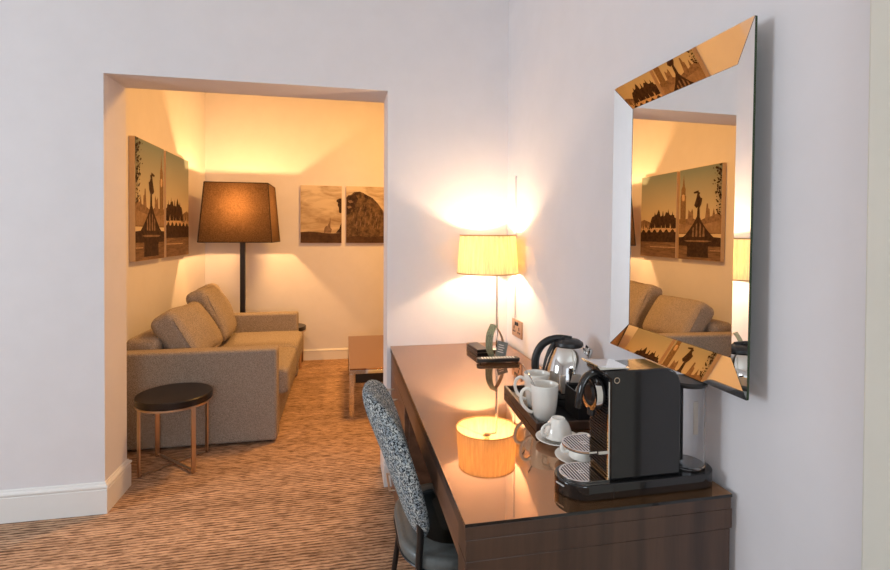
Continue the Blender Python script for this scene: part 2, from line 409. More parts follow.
# ------------------------------------------------------------------ table lamp
LP = thing('table_lamp', 'lit table lamp with a cream drum shade on the desk by the corner', 'lamp', (.783, 2.48, zt))
bm = newbm(); add_lathe(bm, [(0,0.0003),(.048,.0003),(.05,.002),(.05,.010),(.046,.013),(.008,.016),(0,.016)], 40); obj('base', bm, M['chrome'], LP)
bm = newbm(); add_tube(bm, [(0,0,.014),(0,0,.42),], .0065, 12)
add_tube(bm, smooth_path([(0,0,.42),(-.002,0,.432),(-.016,0,.436),(-.042,0,.436),(-.052,0,.44)], 4), .0045, 10); obj('pole', bm, M['chrome'], LP)
sx = TL[0]-.783
bm = newbm(); prof = [(.1575,.403),(.144,.594)]; prof2 = [(.1425,.594),(.156,.403)]
add_lathe(bm, prof+prof2, 72, (sx,0,0), close=True); sh = obj('lamp_shade', bm, M['shade_cream'], LP)
for (r, z) in ((.1580,.4015),(.1446,.5945)):
    bm = newbm(); add_lathe(bm, [(r,z-.0025),(r+.0012,z-.0025),(r+.0012,z+.0035),(r,z+.0035)], 72, (sx,0,0), close=True); obj('rim', bm, M['shade_rim'], sh)
bm = newbm()
for k in range(3):
    t = k*2*PI/3+.5; add_tube(bm, [(sx+.02*math.cos(t), .02*math.sin(t), .445), (sx+.1548*math.cos(t), .1548*math.sin(t), .408)], .0012, 6)
obj('spider_wire', bm, M['satin'], sh)
bm = newbm(); add_lathe(bm, [(0,.432),(.012,.432),(.020,.440),(.020,.446),(.013,.45),(.013,.472),(0,.472)], 24, (sx,0,0)); obj('bulb_socket', bm, M['satin'], LP)
bm = newbm(); add_lathe(bm, [(0,.473),(.010,.474),(.0145,.49),(.018,.505),(.017,.516),(.010,.527),(0,.53)], 24, (sx,0,0)); b_ = obj('bulb', bm, M['bulb'], LP)


# ------------------------------------------------------------------ floor lamp
FLp = thing('floor_lamp', 'tall floor lamp with a tapered brown square shade behind the sofa', 'lamp', (-.95, 5.1, 0))
bm = newbm(); add_box(bm, -.14, .14, -.07, .21, .001, .02); obj('base', bm, M['dark_pole'], FLp, bevel=.004)
bm = newbm(); add_box(bm, -.023, .023, -.020, .020, .02, 1.50); obj('pole', bm, M['dark_pole'], FLp, bevel=.002)
bx0, bx1, by0, by1 = -.316, .311, -.33, .26; tx0, tx1, ty0, ty1 = -.27, .273, -.30, .17; z0, z1 = 1.272, 1.812; th = .004
def frust(bm, o):
    a = [bm.verts.new(p) for p in ((bx0+o,by0+o,z0),(bx1-o,by0+o,z0),(bx1-o,by1-o,z0),(bx0+o,by1-o,z0))]
    b = [bm.verts.new(p) for p in ((tx0+o,ty0+o,z1),(tx1-o,ty0+o,z1),(tx1-o,ty1-o,z1),(tx0+o,ty1-o,z1))]
    return a, b
bm = newbm(); a, b = frust(bm, 0); c, d = frust(bm, th)
for i in range(4):
    j = (i+1) % 4
    bm.faces.new((a[i], a[j], b[j], b[i])); bm.faces.new((c[j], c[i], d[i], d[j])); bm.faces.new((a[j], a[i], c[i], c[j])); bm.faces.new((b[i], b[j], d[j], d[i]))
fs = obj('lamp_shade', bm, M['shade_brown'], FLp, smooth=False)
bm = newbm()
ca = [Vector(p) for p in ((bx0,by0,z0),(bx1,by0,z0),(bx1,by1,z0),(bx0,by1,z0))]; cb = [Vector(p) for p in ((tx0,ty0,z1),(tx1,ty0,z1),(tx1,ty1,z1),(tx0,ty1,z1))]
for i in range(4):
    j = (i+1) % 4; add_tube(bm, [ca[i], cb[i]], .0055 if i in (0,3) else .003, 8); add_tube(bm, [ca[i], ca[j]], .004, 8); add_tube(bm, [cb[i], cb[j]], .004, 8)
obj('edging', bm, M['shade_trim'], fs)
bm = newbm(); add_lathe(bm, [(0,1.50),(.02,1.50),(.02,1.555),(0,1.555)], 20, (0,-.13,0)); add_tube(bm, [(0,0,1.49),(0,-.13,1.52)], .008, 8); obj('bulb_holder', bm, M['dark_pole'], FLp)
bm = newbm(); add_lathe(bm, [(0,1.556),(.012,1.558),(.028,1.59),(.028,1.61),(.015,1.634),(0,1.638)], 20, (0,-.13,0)); obj('bulb', bm, M['bulb'], FLp)

# ------------------------------------------------------------------ sofa
SF = thing('sofa', 'taupe woven two seat sofa with square arms against the left wall', 'sofa', (0,0,0))
sy0, sy1, sxb, sxf = 3.36, 4.985, -1.368, -.420
for (y0, y1) in ((sy0, sy0+.13), (sy1-.13, sy1)):
    bm = newbm(); add_box(bm, sxb, sxf, y0, y1, .012, .608); obj('arm', bm, M['sofa'], SF, bevel=.018, seg=3)
bm = newbm(); add_box(bm, sxb+.01, sxf-.012, sy0+.131, sy1-.131, .03, .26); obj('base', bm, M['sofa'], SF, bevel=.012, seg=2)
def puff(w, d, h, r, n=14, crown=.02, wr=0, seed=0):
    """rounded cushion block: local x,y,z centred, crown on the top and bottom faces"""
    bm = newbm(); add_box(bm, -1, 1, -1, 1, -1, 1); bmesh.ops.subdivide_edges(bm, edges=bm.edges[:], cuts=n, use_grid_fill=True)
    for v in bm.verts:
        u = v.co.copy(); q = Vector((u.x*w/2, u.y*d/2, u.z*h/2)); inner = Vector((max(-w/2+r, min(w/2-r, q.x)), max(-d/2+r, min(d/2-r, q.y)), max(-h/2+r, min(h/2-r, q.z))))
        dd = q-inner
        if dd.length > 1e-9: q = inner+dd.normalized()*min(dd.length, r)
        k = (1-u.x**2)*(1-u.y**2); q.z += crown*k*(1 if u.z > 0 else -1)*abs(u.z)
        if wr:
            s = Vector((q.x*5+seed, q.y*5, q.z*3)); nn = noise.noise(s); q += Vector((noise.noise(s+Vector((3,1,9))), noise.noise(s+Vector((9,4,2))), nn))*wr
        v.co = q
    return bm
for k in range(2):
    y0 = sy0+.132+k*.682; bm = puff(.745, .677, .19, .04, 12, .012, .004, k*7); obj('seat_cushion', bm, M['sofa'], SF, loc=(-.735, y0+.340, .355), angle=180)
bm = newbm(); add_box(bm, sxb, -1.16, sy0+.131, sy1-.131, .262, .675); obj('backrest', bm, M['sofa'], SF, bevel=.05, seg=4)
for (x, y) in ((sxb+.06, sy0+.06), (sxf-.06, sy0+.06), (sxb+.06, sy1-.06), (sxf-.06, sy1-.06)):
    bm = newbm(); add_box(bm, x-.025, x+.025, y-.025, y+.025, .001, .0118); obj('foot', bm, M['black_wood'], SF)
# loose cushions
def back_cushion(y, x, z, w, hh, t, tilt, yaw_, label, seed):
    c = thing('sofa_cushion', label, 'cushion', (x, y, z), yaw_, 'large cushions on the sofa')
    bm = puff(w, hh, t, .055, 18, .045, .013, seed)
    # stand it up: local x -> y, local y -> up (tilted back), thickness -> x
    Mx = Matrix(((0,0,1),(1,0,0),(0,1,0))).to_4x4()
    bm.transform(Matrix.Rotation(-tilt, 4, 'Y') @ Matrix.Translation((0,0,hh/2)) @ Mx)
    o = obj('cushion_cover', bm, M['sofa'], c, angle=180)
    bm = newbm(); pts = []
    for i in range(49):
        a_ = 2*PI*i/48; q = 5.0
        cx_ = abs(math.cos(a_))**(2/q)*(1 if math.cos(a_) >= 0 else -1)*(w/2-.012); cz_ = abs(math.sin(a_))**(2/q)*(1 if math.sin(a_) >= 0 else -1)*(hh/2-.012)
        pts.append((t/2-.016, cx_, cz_))
    add_tube(bm, pts, .0045, 6, cap=False, up=(1,0,0)); bm.transform(Matrix.Rotation(-tilt, 4, 'Y') @ Matrix.Translation((0,0,hh/2)))
    obj('piping', bm, M['sofa'], c)
    return c
back_cushion(3.80, -.965, .478, .57, .39, .17, math.radians(31), math.radians(-4), 'nearer of the two large taupe cushions leaning on the sofa back', 2)
back_cushion(4.49, -.975, .475, .60, .46, .17, math.radians(24), math.radians(5), 'farther large taupe cushion on the sofa, nearest the floor lamp', 11)

# ------------------------------------------------------------------ side tables
def side_table(label, loc, r=.2, top=.41, rz=0):
    t = thing('side_table', label, 'side table', loc, rz, 'round side tables at the sofa ends')
    bm = newbm(); add_lathe(bm, [(0,top-.040),(r-.004,top-.040),(r,top-.036),(r,top-.004),(r-.004,top),(0,top)], 64); obj('table_top', bm, M['black_wood'], t)
    bm = newbm(); add_lathe(bm, [(r-.016,top-.052),(r-.002,top-.052),(r-.002,top-.0405),(r-.016,top-.0405)], 64, close=True); obj('rim', bm, M['bronze'], t)
    s = .150
    for (sx_, sy_) in ((-1,-1),(1,-1),(1,1),(-1,1)):
        bm = newbm(); x, y = sx_*s*.93, sy_*s*.93
        add_box(bm, -.012, .012, -.004, .004, .0015, top-.0525)
        bm.transform(Matrix.Translation((x,y,0)) @ Matrix.Rotation(math.atan2(sy_, sx_)+PI/2, 4, 'Z')); obj('leg', bm, M['bronze'], t, smooth=False)
    bm = newbm()
    for a_ in (PI/4, 3*PI/4):
        q = newbm(); add_box(bm, -.185, .185, -.009, .009, .0015 if a_ < 1 else .0095, .009 if a_ < 1 else .0165)
        vs = bm.verts[-8:]; bmesh.ops.rotate(bm, verts=vs, cent=(0,0,0), matrix=Matrix.Rotation(a_, 3, 'Z')); q.free()
    obj('cross_bar', bm, M['bronze'], t, smooth=False)
    return t
side_table('round black topped side table with bronze legs in front of the near sofa arm', (-.963, 3.153, 0), r=.202, top=.420)
side_table('round dark side table half hidden beyond the far sofa arm', (-.56, 5.30, 0), r=.185)

# ------------------------------------------------------------------ coffee table
CT = thing('coffee_table', 'low brown coffee table with chrome frame beyond the doorway edge', 'coffee table', (0,0,0))
cx0, cx1, cy0, cy1, cz = .045, .66, 3.70, 4.90, .363
bm = newbm(); add_box(bm, cx0+.002, cx1-.002, cy0+.002, cy1-.002, cz-.012, cz); obj('table_top', bm, M['desk_glass'], CT, bevel=.001)
bm = newbm()
for (a_, b_2, c_, d_) in ((cx0,cx1,cy0,cy0+.025),(cx0,cx1,cy1-.025,cy1),(cx0,cx0+.025,cy0+.025,cy1-.025),(cx1-.025,cx1,cy0+.025,cy1-.025)): add_box(bm, a_, b_2, c_, d_, cz-.04, cz-.0125)
obj('frame', bm, M['chrome'], CT, bevel=.001)
for (x, y) in ((cx0,cy0),(cx1-.035,cy0),(cx1-.035,cy1-.035),(cx0,cy1-.035)):
    bm = newbm(); add_box(bm, x, x+.035, y, y+.035, .001, cz-.0405); obj('leg', bm, M['chrome'], CT, bevel=.001)
bm = newbm(); add_box(bm, cx0+.045, cx1-.045, cy0+.03, cy1-.03, cz-.115, cz-.041); obj('drawer_box', bm, M['black_wood'], CT, bevel=.002)

# ------------------------------------------------------------------ chair
CHR = thing('desk_chair', 'desk chair with blue grey tweed back and leather seat pulled up to the desk', 'chair', (0,0,0))
def backrest_bm():
    bm = newbm(); nu, nv = 28, 28; cy_ = 1.515; W = .218; zb, ztp = .478, .890
    def centre(u, v):
        # u -1..1 across, v 0..1 up
        z = zb+(ztp-zb)*v; w = W*(.86+.14*math.sin(PI*min(1, v*.9+.1)))
        x = .220-.125*v-.03*v*v; x += .055*(u*u)*(.4+.6*v)   # wraps forward at the edges
        return Vector((x, cy_+u*w, z))
    grid = {}
    for s in (0, 1):
        for i in range(nu+1):
            for j in range(nv+1):
                u = -1+2*i/nu; v = j/nv; vv = 2*v-1
                # squircle mapping rounds the outline corners
                uu = u*math.sqrt(max(0, 1-.33*vv*vv*abs(vv)**1.5)); v2 = (vv*math.sqrt(max(0, 1-.30*u*u*abs(u)**1.5))+1)/2
                e = max(0, (1-abs(u)**5)*(1-abs(vv)**5))**.5
                p = centre(uu, v2); th_ = .030*e*(1 if s else -1)
                grid[s,i,j] = p+Vector((th_*.96, 0, th_*.25)) if not (i in (0,nu) or j in (0,nv)) else p
    vs = {}
    for k_, p in grid.items():
        s, i, j = k_
        if i in (0,nu) or j in (0,nv):
            if (0,i,j) in vs: vs[k_] = vs[0,i,j]; continue
        vs[k_] = bm.verts.new(p)
    for s in (0, 1):
        for i in range(nu):
            for j in range(nv):
                q = [vs[s,i,j], vs[s,i+1,j], vs[s,i+1,j+1], vs[s,i,j+1]]
                try: bm.faces.new(q if s else list(reversed(q)))
                except ValueError: pass
    return bm
obj('backrest', backrest_bm(), M['boucle'], CHR, angle=180, sub=1)
def seat_outline(g):
    x0, x1, y0, y1 = .165-g, .60+g, 1.30-g, 1.735+g
    return rrect(x0, x1, y0, y1, [.07+g, .07+g, .15+g, .15+g], 10)
bm = newbm(); ring = []
prof = [(-.02,.425),(.0,.43),(.004,.445),(.002,.462),(-.008,.470),(-.016,.468),(-.022,.472),(-.06,.477),(-.12,.478)]
prev = None
for (g, z) in prof:
    cur = [bm.verts.new((x,y,z)) for x,y in seat_outline(g)]
    if prev:
        n_ = len(cur)
        for i in range(n_): bm.faces.new((prev[i], prev[(i+1)%n_], cur[(i+1)%n_], cur[i]))
    else: bm.faces.new(list(reversed(cur)))
    prev = cur
bm.faces.new(prev); obj('seat', bm, M['leather'], CHR, angle=60)
bm = newbm()
pts = [(x,y,.4315) for x,y in seat_outline(.003)]; pts.append(pts[0]); add_tube(bm, pts, .003, 6, cap=False)
obj('seat_piping', bm, M['black_metal'], CHR)
bm = newbm(); add_prism(bm, seat_outline(-.03), .405, .4245); obj('seat_frame', bm, M['black_metal'], CHR)
for (x0_, y0_, x1_, y1_) in ((.203,1.337,.203,1.337),(.203,1.70,.150,1.72),(.55,1.35,.585,1.32),(.55,1.69,.585,1.72)):
    bm = newbm(); add_tube(bm, [(x0_,y0_,.415),(x1_,y1_,.001)], [.011,.008], 12); obj('leg', bm, M['black_metal'], CHR)
for y_ in (1.337, 1.70):
    bm = newbm(); add_tube(bm, smooth_path([(.203,y_,.41),(.205,y_,.47),(.208,y_,.52),(.205,y_,.58)],4), .010, 12); obj('back_support', bm, M['black_metal'], CHR)

# ------------------------------------------------------------------ wall canvases
def canvas(label, group, origin, ux, w, hh, depth, nrm, layers, skymat):
    """origin: lower left of the front face; ux: unit along width; nrm: out of the wall"""
    ux = Vector(ux); nrm = Vector(nrm); og = Vector(origin)
    t = thing('canvas_picture', label, 'picture', og-nrm*depth, 0, group)
    bm = newbm(); P = lambda u, v, d: (ux*(u*w)+Vector((0,0,v*hh))+nrm*d)
    vs = [bm.verts.new(P(u,v,d)) for d in (0.0005, depth) for (u,v) in ((0,0),(1,0),(1,1),(0,1))]
    for f_ in ((3,2,1,0),(4,5,6,7),(0,1,5,4),(1,2,6,5),(2,3,7,6),(3,0,4,7)): bm.faces.new([vs[i] for i in f_])
    cv = obj('canvas', bm, M['canvas_side'], t, smooth=False)
    bm = newbm(); mats = [skymat]
    vs = [bm.verts.new(P(u,v,depth+.0004)) for (u,v) in ((.003,.002),(.997,.002),(.997,.998),(.003,.998))]; bm.faces.new(vs)
    for k, (mt, poly) in enumerate(layers):
        if mt not in mats: mats.append(mt)
        d = depth+.0004+.00012*(k+1)
        pc = [(min(.997,max(.003,u)), min(.998,max(.002,v))) for u, v in poly]
        pc = [p_ for i_, p_ in enumerate(pc) if p_ != pc[i_-1]]
        q = [bm.verts.new(P(u, v, d)) for u, v in pc]
        for tri in tessellate_polygon([[Vector((u, v, 0)) for u, v in pc]]):
            try: fc = bm.faces.new([q[i_] for i_ in tri]); fc.material_index = mats.index(mt)
            except ValueError: pass
    for fc in bm.faces:
        fc.normal_update()
        if fc.normal.dot(nrm) < 0: fc.normal_flip()
    obj('print', bm, mats, cv, smooth=False, recalc=False)
    return t
M['canvas_side'] = plain('canvas edge', srgb(214,184,150), .85, .03, 80, .1)
def skym(name, lo, hi, h0, h1, cloud=0, cc=None):
    m = mat(name, lo, .7, spec=.15); L = m.node_tree.links; tc = N(m, 'ShaderNodeTexCoord'); sp = N(m, 'ShaderNodeSeparateXYZ'); L.new(tc.outputs['Object'], sp.inputs[0])
    mr = N(m, 'ShaderNodeMapRange'); mr.inputs[1].default_value = h0; mr.inputs[2].default_value = h1; L.new(sp.outputs['Z'], mr.inputs[0])
    mx = N(m, 'ShaderNodeMixRGB'); mx.inputs['Color1'].default_value = (*lo,1); mx.inputs['Color2'].default_value = (*hi,1); L.new(mr.outputs[0], mx.inputs['Fac'])
    out = mx.outputs['Color']
    if cloud:
        v = texcoord(m, (3,3,11)); f, c = noise_mix(m, v, 1.0, (0,0,0), (1,1,1), .42, .66, 5, .6, .4)
        m2 = N(m, 'ShaderNodeMixRGB'); L.new(c, m2.inputs['Fac']); L.new(out, m2.inputs['Color1']); m2.inputs['Color2'].default_value = (*cc,1); out = m2.outputs['Color']
    setcol(m, out); return m
SKY1 = skym('sepia sky print', srgb(206,186,156), srgb(126,138,134), .3, .8)
SKY3 = skym('sepia clouds print', srgb(200,176,144), srgb(214,198,176), .1, .6, 1, srgb(150,124,96))
def printm(name, a_, b_, sc=30, s3=(1,1,1)):
    m = mat(name, a_, .7, spec=.15); v = texcoord(m, s3); f, c = noise_mix(m, v, sc, a_, b_, .35, .65, 5, .7); setcol(m, c); return m
PD = printm('dark brown print', srgb(40,28,24), srgb(74,54,42)); PM = printm('mid brown print', srgb(104,82,66), srgb(146,118,96)); PL = printm('light print', srgb(176,144,112), srgb(214,184,150), 60)
PW = printm('water print', srgb(92,70,56), srgb(136,108,86), 14, (1,.6,6)); PT = printm('tower print', srgb(104,82,60), srgb(140,112,84), 70)
PH = printm('haze print', srgb(128,102,80), srgb(158,130,104), 12); PLi = printm('lion mane print', srgb(62,46,34), srgb(122,96,70), 22); PG = printm('ground print', srgb(64,46,34), srgb(90,66,48), 18)
def jag(u0, u1, v0, pts): return [(u0,v0)]+pts+[(u1,v0)]
def arcp(u0, u1, v0, hgt, n=10): return [(u0+(u1-u0)*i/n, v0+hgt*math.sin(PI*i/n)) for i in range(n+1)]
# fountain roof: concave bell
bell = [(.14,.235),(.22,.275),(.33,.335),(.43,.405),(.49,.47),(.52,.52),(.55,.47),(.62,.405),(.72,.335),(.82,.275),(.92,.235)]
lay1 = [
 (PM, [(0,.28),(0,.47),(.06,.49),(.08,.56),(.10,.49),(.14,.48),(.17,.55),(.20,.47),(.25,.46),(.26,.54),(.29,.55),(.30,.60),(.33,.60),(.34,.54),(.36,.45),(.45,.43),(.60,.44),(.64,.45),(.65,.53),(.67,.56),(.69,.53),(.72,.52),(.76,.55),(.78,.45),(.9,.44),(1,.45),(1,.28)]),
 (PT, [(.83,.28),(.83,.70),(.845,.71),(.845,.78),(.87,.82),(.885,.90),(.895,.95),(.905,.90),(.92,.82),(.955,.78),(.955,.71),(.97,.70),(.97,.28)]),
 (PL, [(.87,.655),(.90,.645),(.93,.655),(.94,.685),(.93,.715),(.90,.725),(.87,.715),(.86,.685)]),
 (PH, [(0,.29),(0,.42),(.2,.40),(.45,.38),(.8,.38),(1,.40),(1,.29)]),
 (PW, [(0,0),(0,.16),(1,.16),(1,0)]),
 (PD, [(0,.15),(0,.24),(.2,.25),(.8,.25),(1,.245),(1,.15)]),
 (PD, bell), (PM, [(.36,.25),(.37,.34),(.40,.36),(.41,.25)]), (PM, [(.44,.25),(.45,.38),(.48,.40),(.49,.25)]), (PM, [(.53,.25),(.54,.40),(.57,.38),(.58,.25)]), (PM, [(.61,.25),(.62,.36),(.65,.34),(.66,.25)]),
 (PD, [(.48,.46),(.49,.56),(.45,.60),(.43,.66),(.47,.67),(.50,.70),(.48,.72),(.52,.735),(.52,.75),(.57,.745),(.64,.735),(.63,.72),(.55,.72),(.57,.67),(.60,.62),(.62,.59),(.57,.56),(.54,.57),(.55,.46)]),
 (PD, [(.14,.235),(.12,.215),(.20,.19),(.26,.175),(.28,.13),(.27,.03),(.78,.03),(.77,.13),(.80,.175),(.88,.19),(.95,.215),(.92,.235)]),
 (PM, [(.20,.205),(.30,.195),(.75,.195),(.86,.205),(.75,.212),(.30,.212)]),
 (PL, [(0,.105),(.24,.103),(.24,.108),(0,.111)]),
]
rnd = random.Random(3)
for k in range(95):
    u = abs(rnd.gauss(0,.085)); v = rnd.uniform(.48,.995); s = rnd.uniform(.010,.026)
    if v < .75: u *= .6
    lay1.append((PD, [(u-s,v),(u,v-s*.5),(u+s,v+s*.2),(u+s*.3,v+s*.6)]))
W_, H_ = .543, .832
canvas('tall sepia canvas with the clock tower and fountain, nearest on the left wall', 'sepia city canvases on the left wall', (L2+.038, 3.648, 1.160), (0,1,0), W_, H_, .037, (1,0,0), lay1, SKY1)
pal = [(.0,.46),(.04,.47),(.05,.50),(.08,.50),(.09,.545),(.11,.50),(.16,.50),(.19,.53),(.21,.575),(.22,.53),(.27,.54),(.30,.50),(.33,.49),(.345,.55),(.36,.55),(.37,.50),(.42,.49),(.44,.54),(.47,.575),(.49,.56),(.52,.52),(.56,.51),(.58,.545),(.60,.50),(.66,.49),(.70,.44),(.74,.42),(.80,.45),(.84,.46),(.88,.42),(.94,.43),(1,.42)]
lay2 = [(PM, jag(0,1,.28,[(0,.40),(.3,.43),(.7,.42),(.8,.44),(.9,.46),(1,.44)])), (PD, jag(0,.75,.28,[p for p in pal if p[0] <= .71])),
 (PL, [(0,.30),(0,.345),(1,.36),(1,.30)])]
for k in range(6): lay2.append((PD, arcp(.02+k*.165, .15+k*.165, .295, .04)))
lay2 += [(PD, [(0,.17),(0,.30),(1,.30),(1,.18)]), (PW, [(0,0),(0,.18),(1,.185),(1,0)]), (PL, [(.0,.12),(.7,.118),(.7,.124),(0,.126)])]
for k in range(26): 
    u = rnd.uniform(.02,.97); lay2.append((PL if k%2 else PD, [(u,.34),(u+.02,.34),(u+.015,.34+rnd.uniform(.03,.08)),(u+.004,.37)]))
canvas('sepia canvas of a riverside palace skyline, farther one on the left wall', 'sepia city canvases on the left wall', (L2+.038, 4.235, 1.163), (0,1,0), .575, .828, .037, (1,0,0), lay2, SKY1)
lay3 = [(PG, [(0,0),(0,.19),(.2,.20),(.45,.19),(.6,.175),(.8,.17),(1,.18),(1,0)]),
 (PM, [(.56,.18),(.58,.26),(.62,.30),(.65,.29),(.67,.33),(.70,.37),(.725,.46),(.73,.37),(.72,.28),(.76,.24),(.74,.18)]),
 (PD, [(.86,.18),(.90,.22),(.94,.25),(.97,.32),(1,.36),(1,.18)]),
 (PD, [(1,.78),(.96,.785),(.88,.76),(.87,.73),(.91,.71),(.90,.66),(.93,.62),(.93,.55),(.96,.52),(1,.53)])]
canvas('small sepia canvas of a cloudy sky and distant column on the far wall', 'sepia lion canvases on the far wall', (-.446, D2-.03, 1.254), (1,0,0), .427, .612, .029, (0,-1,0), lay3, SKY3)
lay4 = [(PLi, [(0,.10),(0,.80),(.05,.84),(.12,.85),(.20,.90),(.34,.91),(.42,.89),(.52,.85),(.66,.80),(.80,.70),(.92,.58),(1,.45),(1,.08)]),
 (PD, [(0,.80),(.06,.83),(.14,.84),(.24,.89),(.36,.905),(.30,.86),(.24,.84),(.30,.78),(.26,.72),(.20,.70),(.22,.62),(.14,.60),(.10,.52),(.04,.50),(0,.50)]),
 (PM, [(.03,.74),(.12,.76),(.18,.72),(.10,.70)]), (PM, [(.02,.64),(.10,.66),(.14,.63),(.05,.60)]),
 (PD, [(.44,.86),(.56,.83),(.54,.78),(.46,.80)]),
 (PG, [(0,0),(0,.10),(.3,.13),(.6,.10),(1,.13),(1,0)])]
for k in range(34):
    u = rnd.uniform(.1,.85); v = rnd.uniform(.16,.66); 
    if v > .9-.5*u: continue
    lay4.append((PM if k%2 else PD, [(u,v),(u+.03,v+.05),(u+.035,v+.12),(u+.012,v+.07)]))
canvas('small sepia canvas of a maned lion statue on the far wall', 'sepia lion canvases on the far wall', (.028, D2-.03, 1.255), (1,0,0), .427, .612, .029, (0,-1,0), lay4, SKY3)

# ------------------------------------------------------------------ tray, kettle, cups
TRZ = -.063
TR = thing('serving_tray', 'dark wooden serving tray holding the kettle and mugs on the desk', 'tray', (.574, 1.418, zt), TRZ)
tw, td = .278, .385
bm = newbm(); add_box(bm, .002, tw-.002, .002, td-.002, .0005, .012); obj('tray_base', bm, M['satin_black'], TR)
bm = newbm()
for (a_, b_2, c_, d_) in ((0,.010,0,td),(tw-.010,tw,0,td),(.010,tw-.010,0,.010),(.010,tw-.010,td-.010,td)): add_box(bm, a_, b_2, c_, d_, .0005, .027)
obj('tray_rim', bm, M['desk_wood'], TR, bevel=.001)
tz = zt+.0125
def mug(label, loc, rz, k=1):
    t = thing('mug', label, 'mug', loc, rz, 'white mugs on the tray'); t.scale = (1.04,1.04,1.05)
    pf = [(0,.0),(.026,.0),(.029,.003),(.034,.02),(.0385,.05),(.0415,.085),(.0425,.108),(.0418,.110),(.0405,.108),(.0392,.085),(.036,.05),(.031,.02),(.024,.008),(0,.007)]
    bm = newbm(); add_lathe(bm, pf, 48); obj('cup_body', bm, M['ceramic'], t, angle=180)
    bm = newbm(); add_tube(bm, smooth_path([(.0395,0,.088),(.052,0,.096),(.066,0,.090),(.072,0,.072),(.066,0,.048),(.050,0,.030),(.036,0,.024)],5), .0052, 10, ry=.0035, up=(0,1,0)); obj('handle', bm, M['ceramic'], t, angle=180)
    return t
mug('front white mug on the tray, overlapping the mug behind', (.624, 1.478, tz), math.radians(172))
mug('white mug on the tray behind the front mug, handle showing', (.648, 1.600, tz), math.radians(170))
for lab, (x, y, rz) in (('teaspoon standing in the front white mug', (.624,1.478,2.9)), ('teaspoon standing in the rear white mug', (.648,1.600,2.9))):
    t = thing('teaspoon', lab, 'spoon', (x, y, tz+.01), rz, 'teaspoons in the mugs')
    bm = newbm(); pts = smooth_path([(-.022,0,.004),(-.008,0,.02),(.012,0,.062),(.034,0,.106),(.048,0,.133)],4)
    add_tube(bm, pts, [.006]*4+[.0045]*2+[.0022]*(len(pts)-8)+[.0035]*2, 8, ry=.0016*2.5); obj('spoon_body', bm, M['steel'], t)
# kettle
KT = thing('kettle', 'polished steel electric kettle with black handle and lid on the tray', 'kettle', (.784, 1.645, tz), math.radians(-22)); KT.scale = (1.05,1.05,1.03)
bm = newbm(); add_lathe(bm, [(0,0),(.079,0),(.083,.004),(.082,.018),(.075,.024),(0,.024)], 48); obj('power_base', bm, M['satin_black'], KT)
bm = newbm(); add_lathe(bm, [(0,.0245),(.078,.0245),(.0835,.028),(.0845,.045),(.0835,.075),(.079,.11),(.070,.145),(.056,.176),(.049,.187),(.046,.189),(0,.189)], 64); obj('kettle_body', bm, M['steel'], KT, angle=60)
# spout
bm = newbm(); v_ = []
sp = [((.060,.0,.118),.006,.008),((.062,0,.142),.012,.014),((.064,0,.166),.017,.018),((.070,0,.184),.016,.018)]
rings = []
for (c_, a_, b_2) in sp: rings.append([bm.verts.new((c_[0]+b_2*math.cos(t)*.7, a_*math.sin(t), c_[2]-b_2*math.cos(t)*.55)) for t in [2*PI*i/20 for i in range(20)]])
for a_, b_2 in zip(rings[:-1], rings[1:]):
    for i in range(20): bm.faces.new((a_[i], a_[(i+1)%20], b_2[(i+1)%20], b_2[i]))
bm.faces.new(rings[-1]); bm.faces.new(list(reversed(rings[0]))); obj('spout', bm, M['steel'], KT, angle=50)
bm = newbm(); add_lathe(bm, [(0,.1895),(.047,.1895),(.050,.192),(.048,.201),(.036,.209),(.015,.213),(0,.2135)], 40); obj('lid', bm, M['satin_black'], KT)
bm = newbm(); pts = smooth_path([(.01,0,.208),(-.03,0,.212),(-.060,0,.205),(-.088,0,.185),(-.106,0,.150),(-.110,0,.110),(-.104,0,.070),(-.092,0,.045)],5)
rr_ = [.0125 if i < 10 else .0135 for i in range(len(pts))]; add_tube(bm, pts, rr_, 14, ry=.010, up=(0,1,0))
pts = smooth_path([(-.045,0,.197),(-.062,0,.165),(-.075,0,.12),(-.0815,0,.07),(-.090,0,.043)],5); add_tube(bm, pts, .008, 10, ry=.010, up=(0,1,0))
obj('handle', bm, M['satin_black'], KT, angle=60)
bm = newbm(); add_tube(bm, [(-.018,-.013,.214),(-.018,.013,.214)], .006, 12); obj('lid_hinge', bm, M['satin_black'], KT)
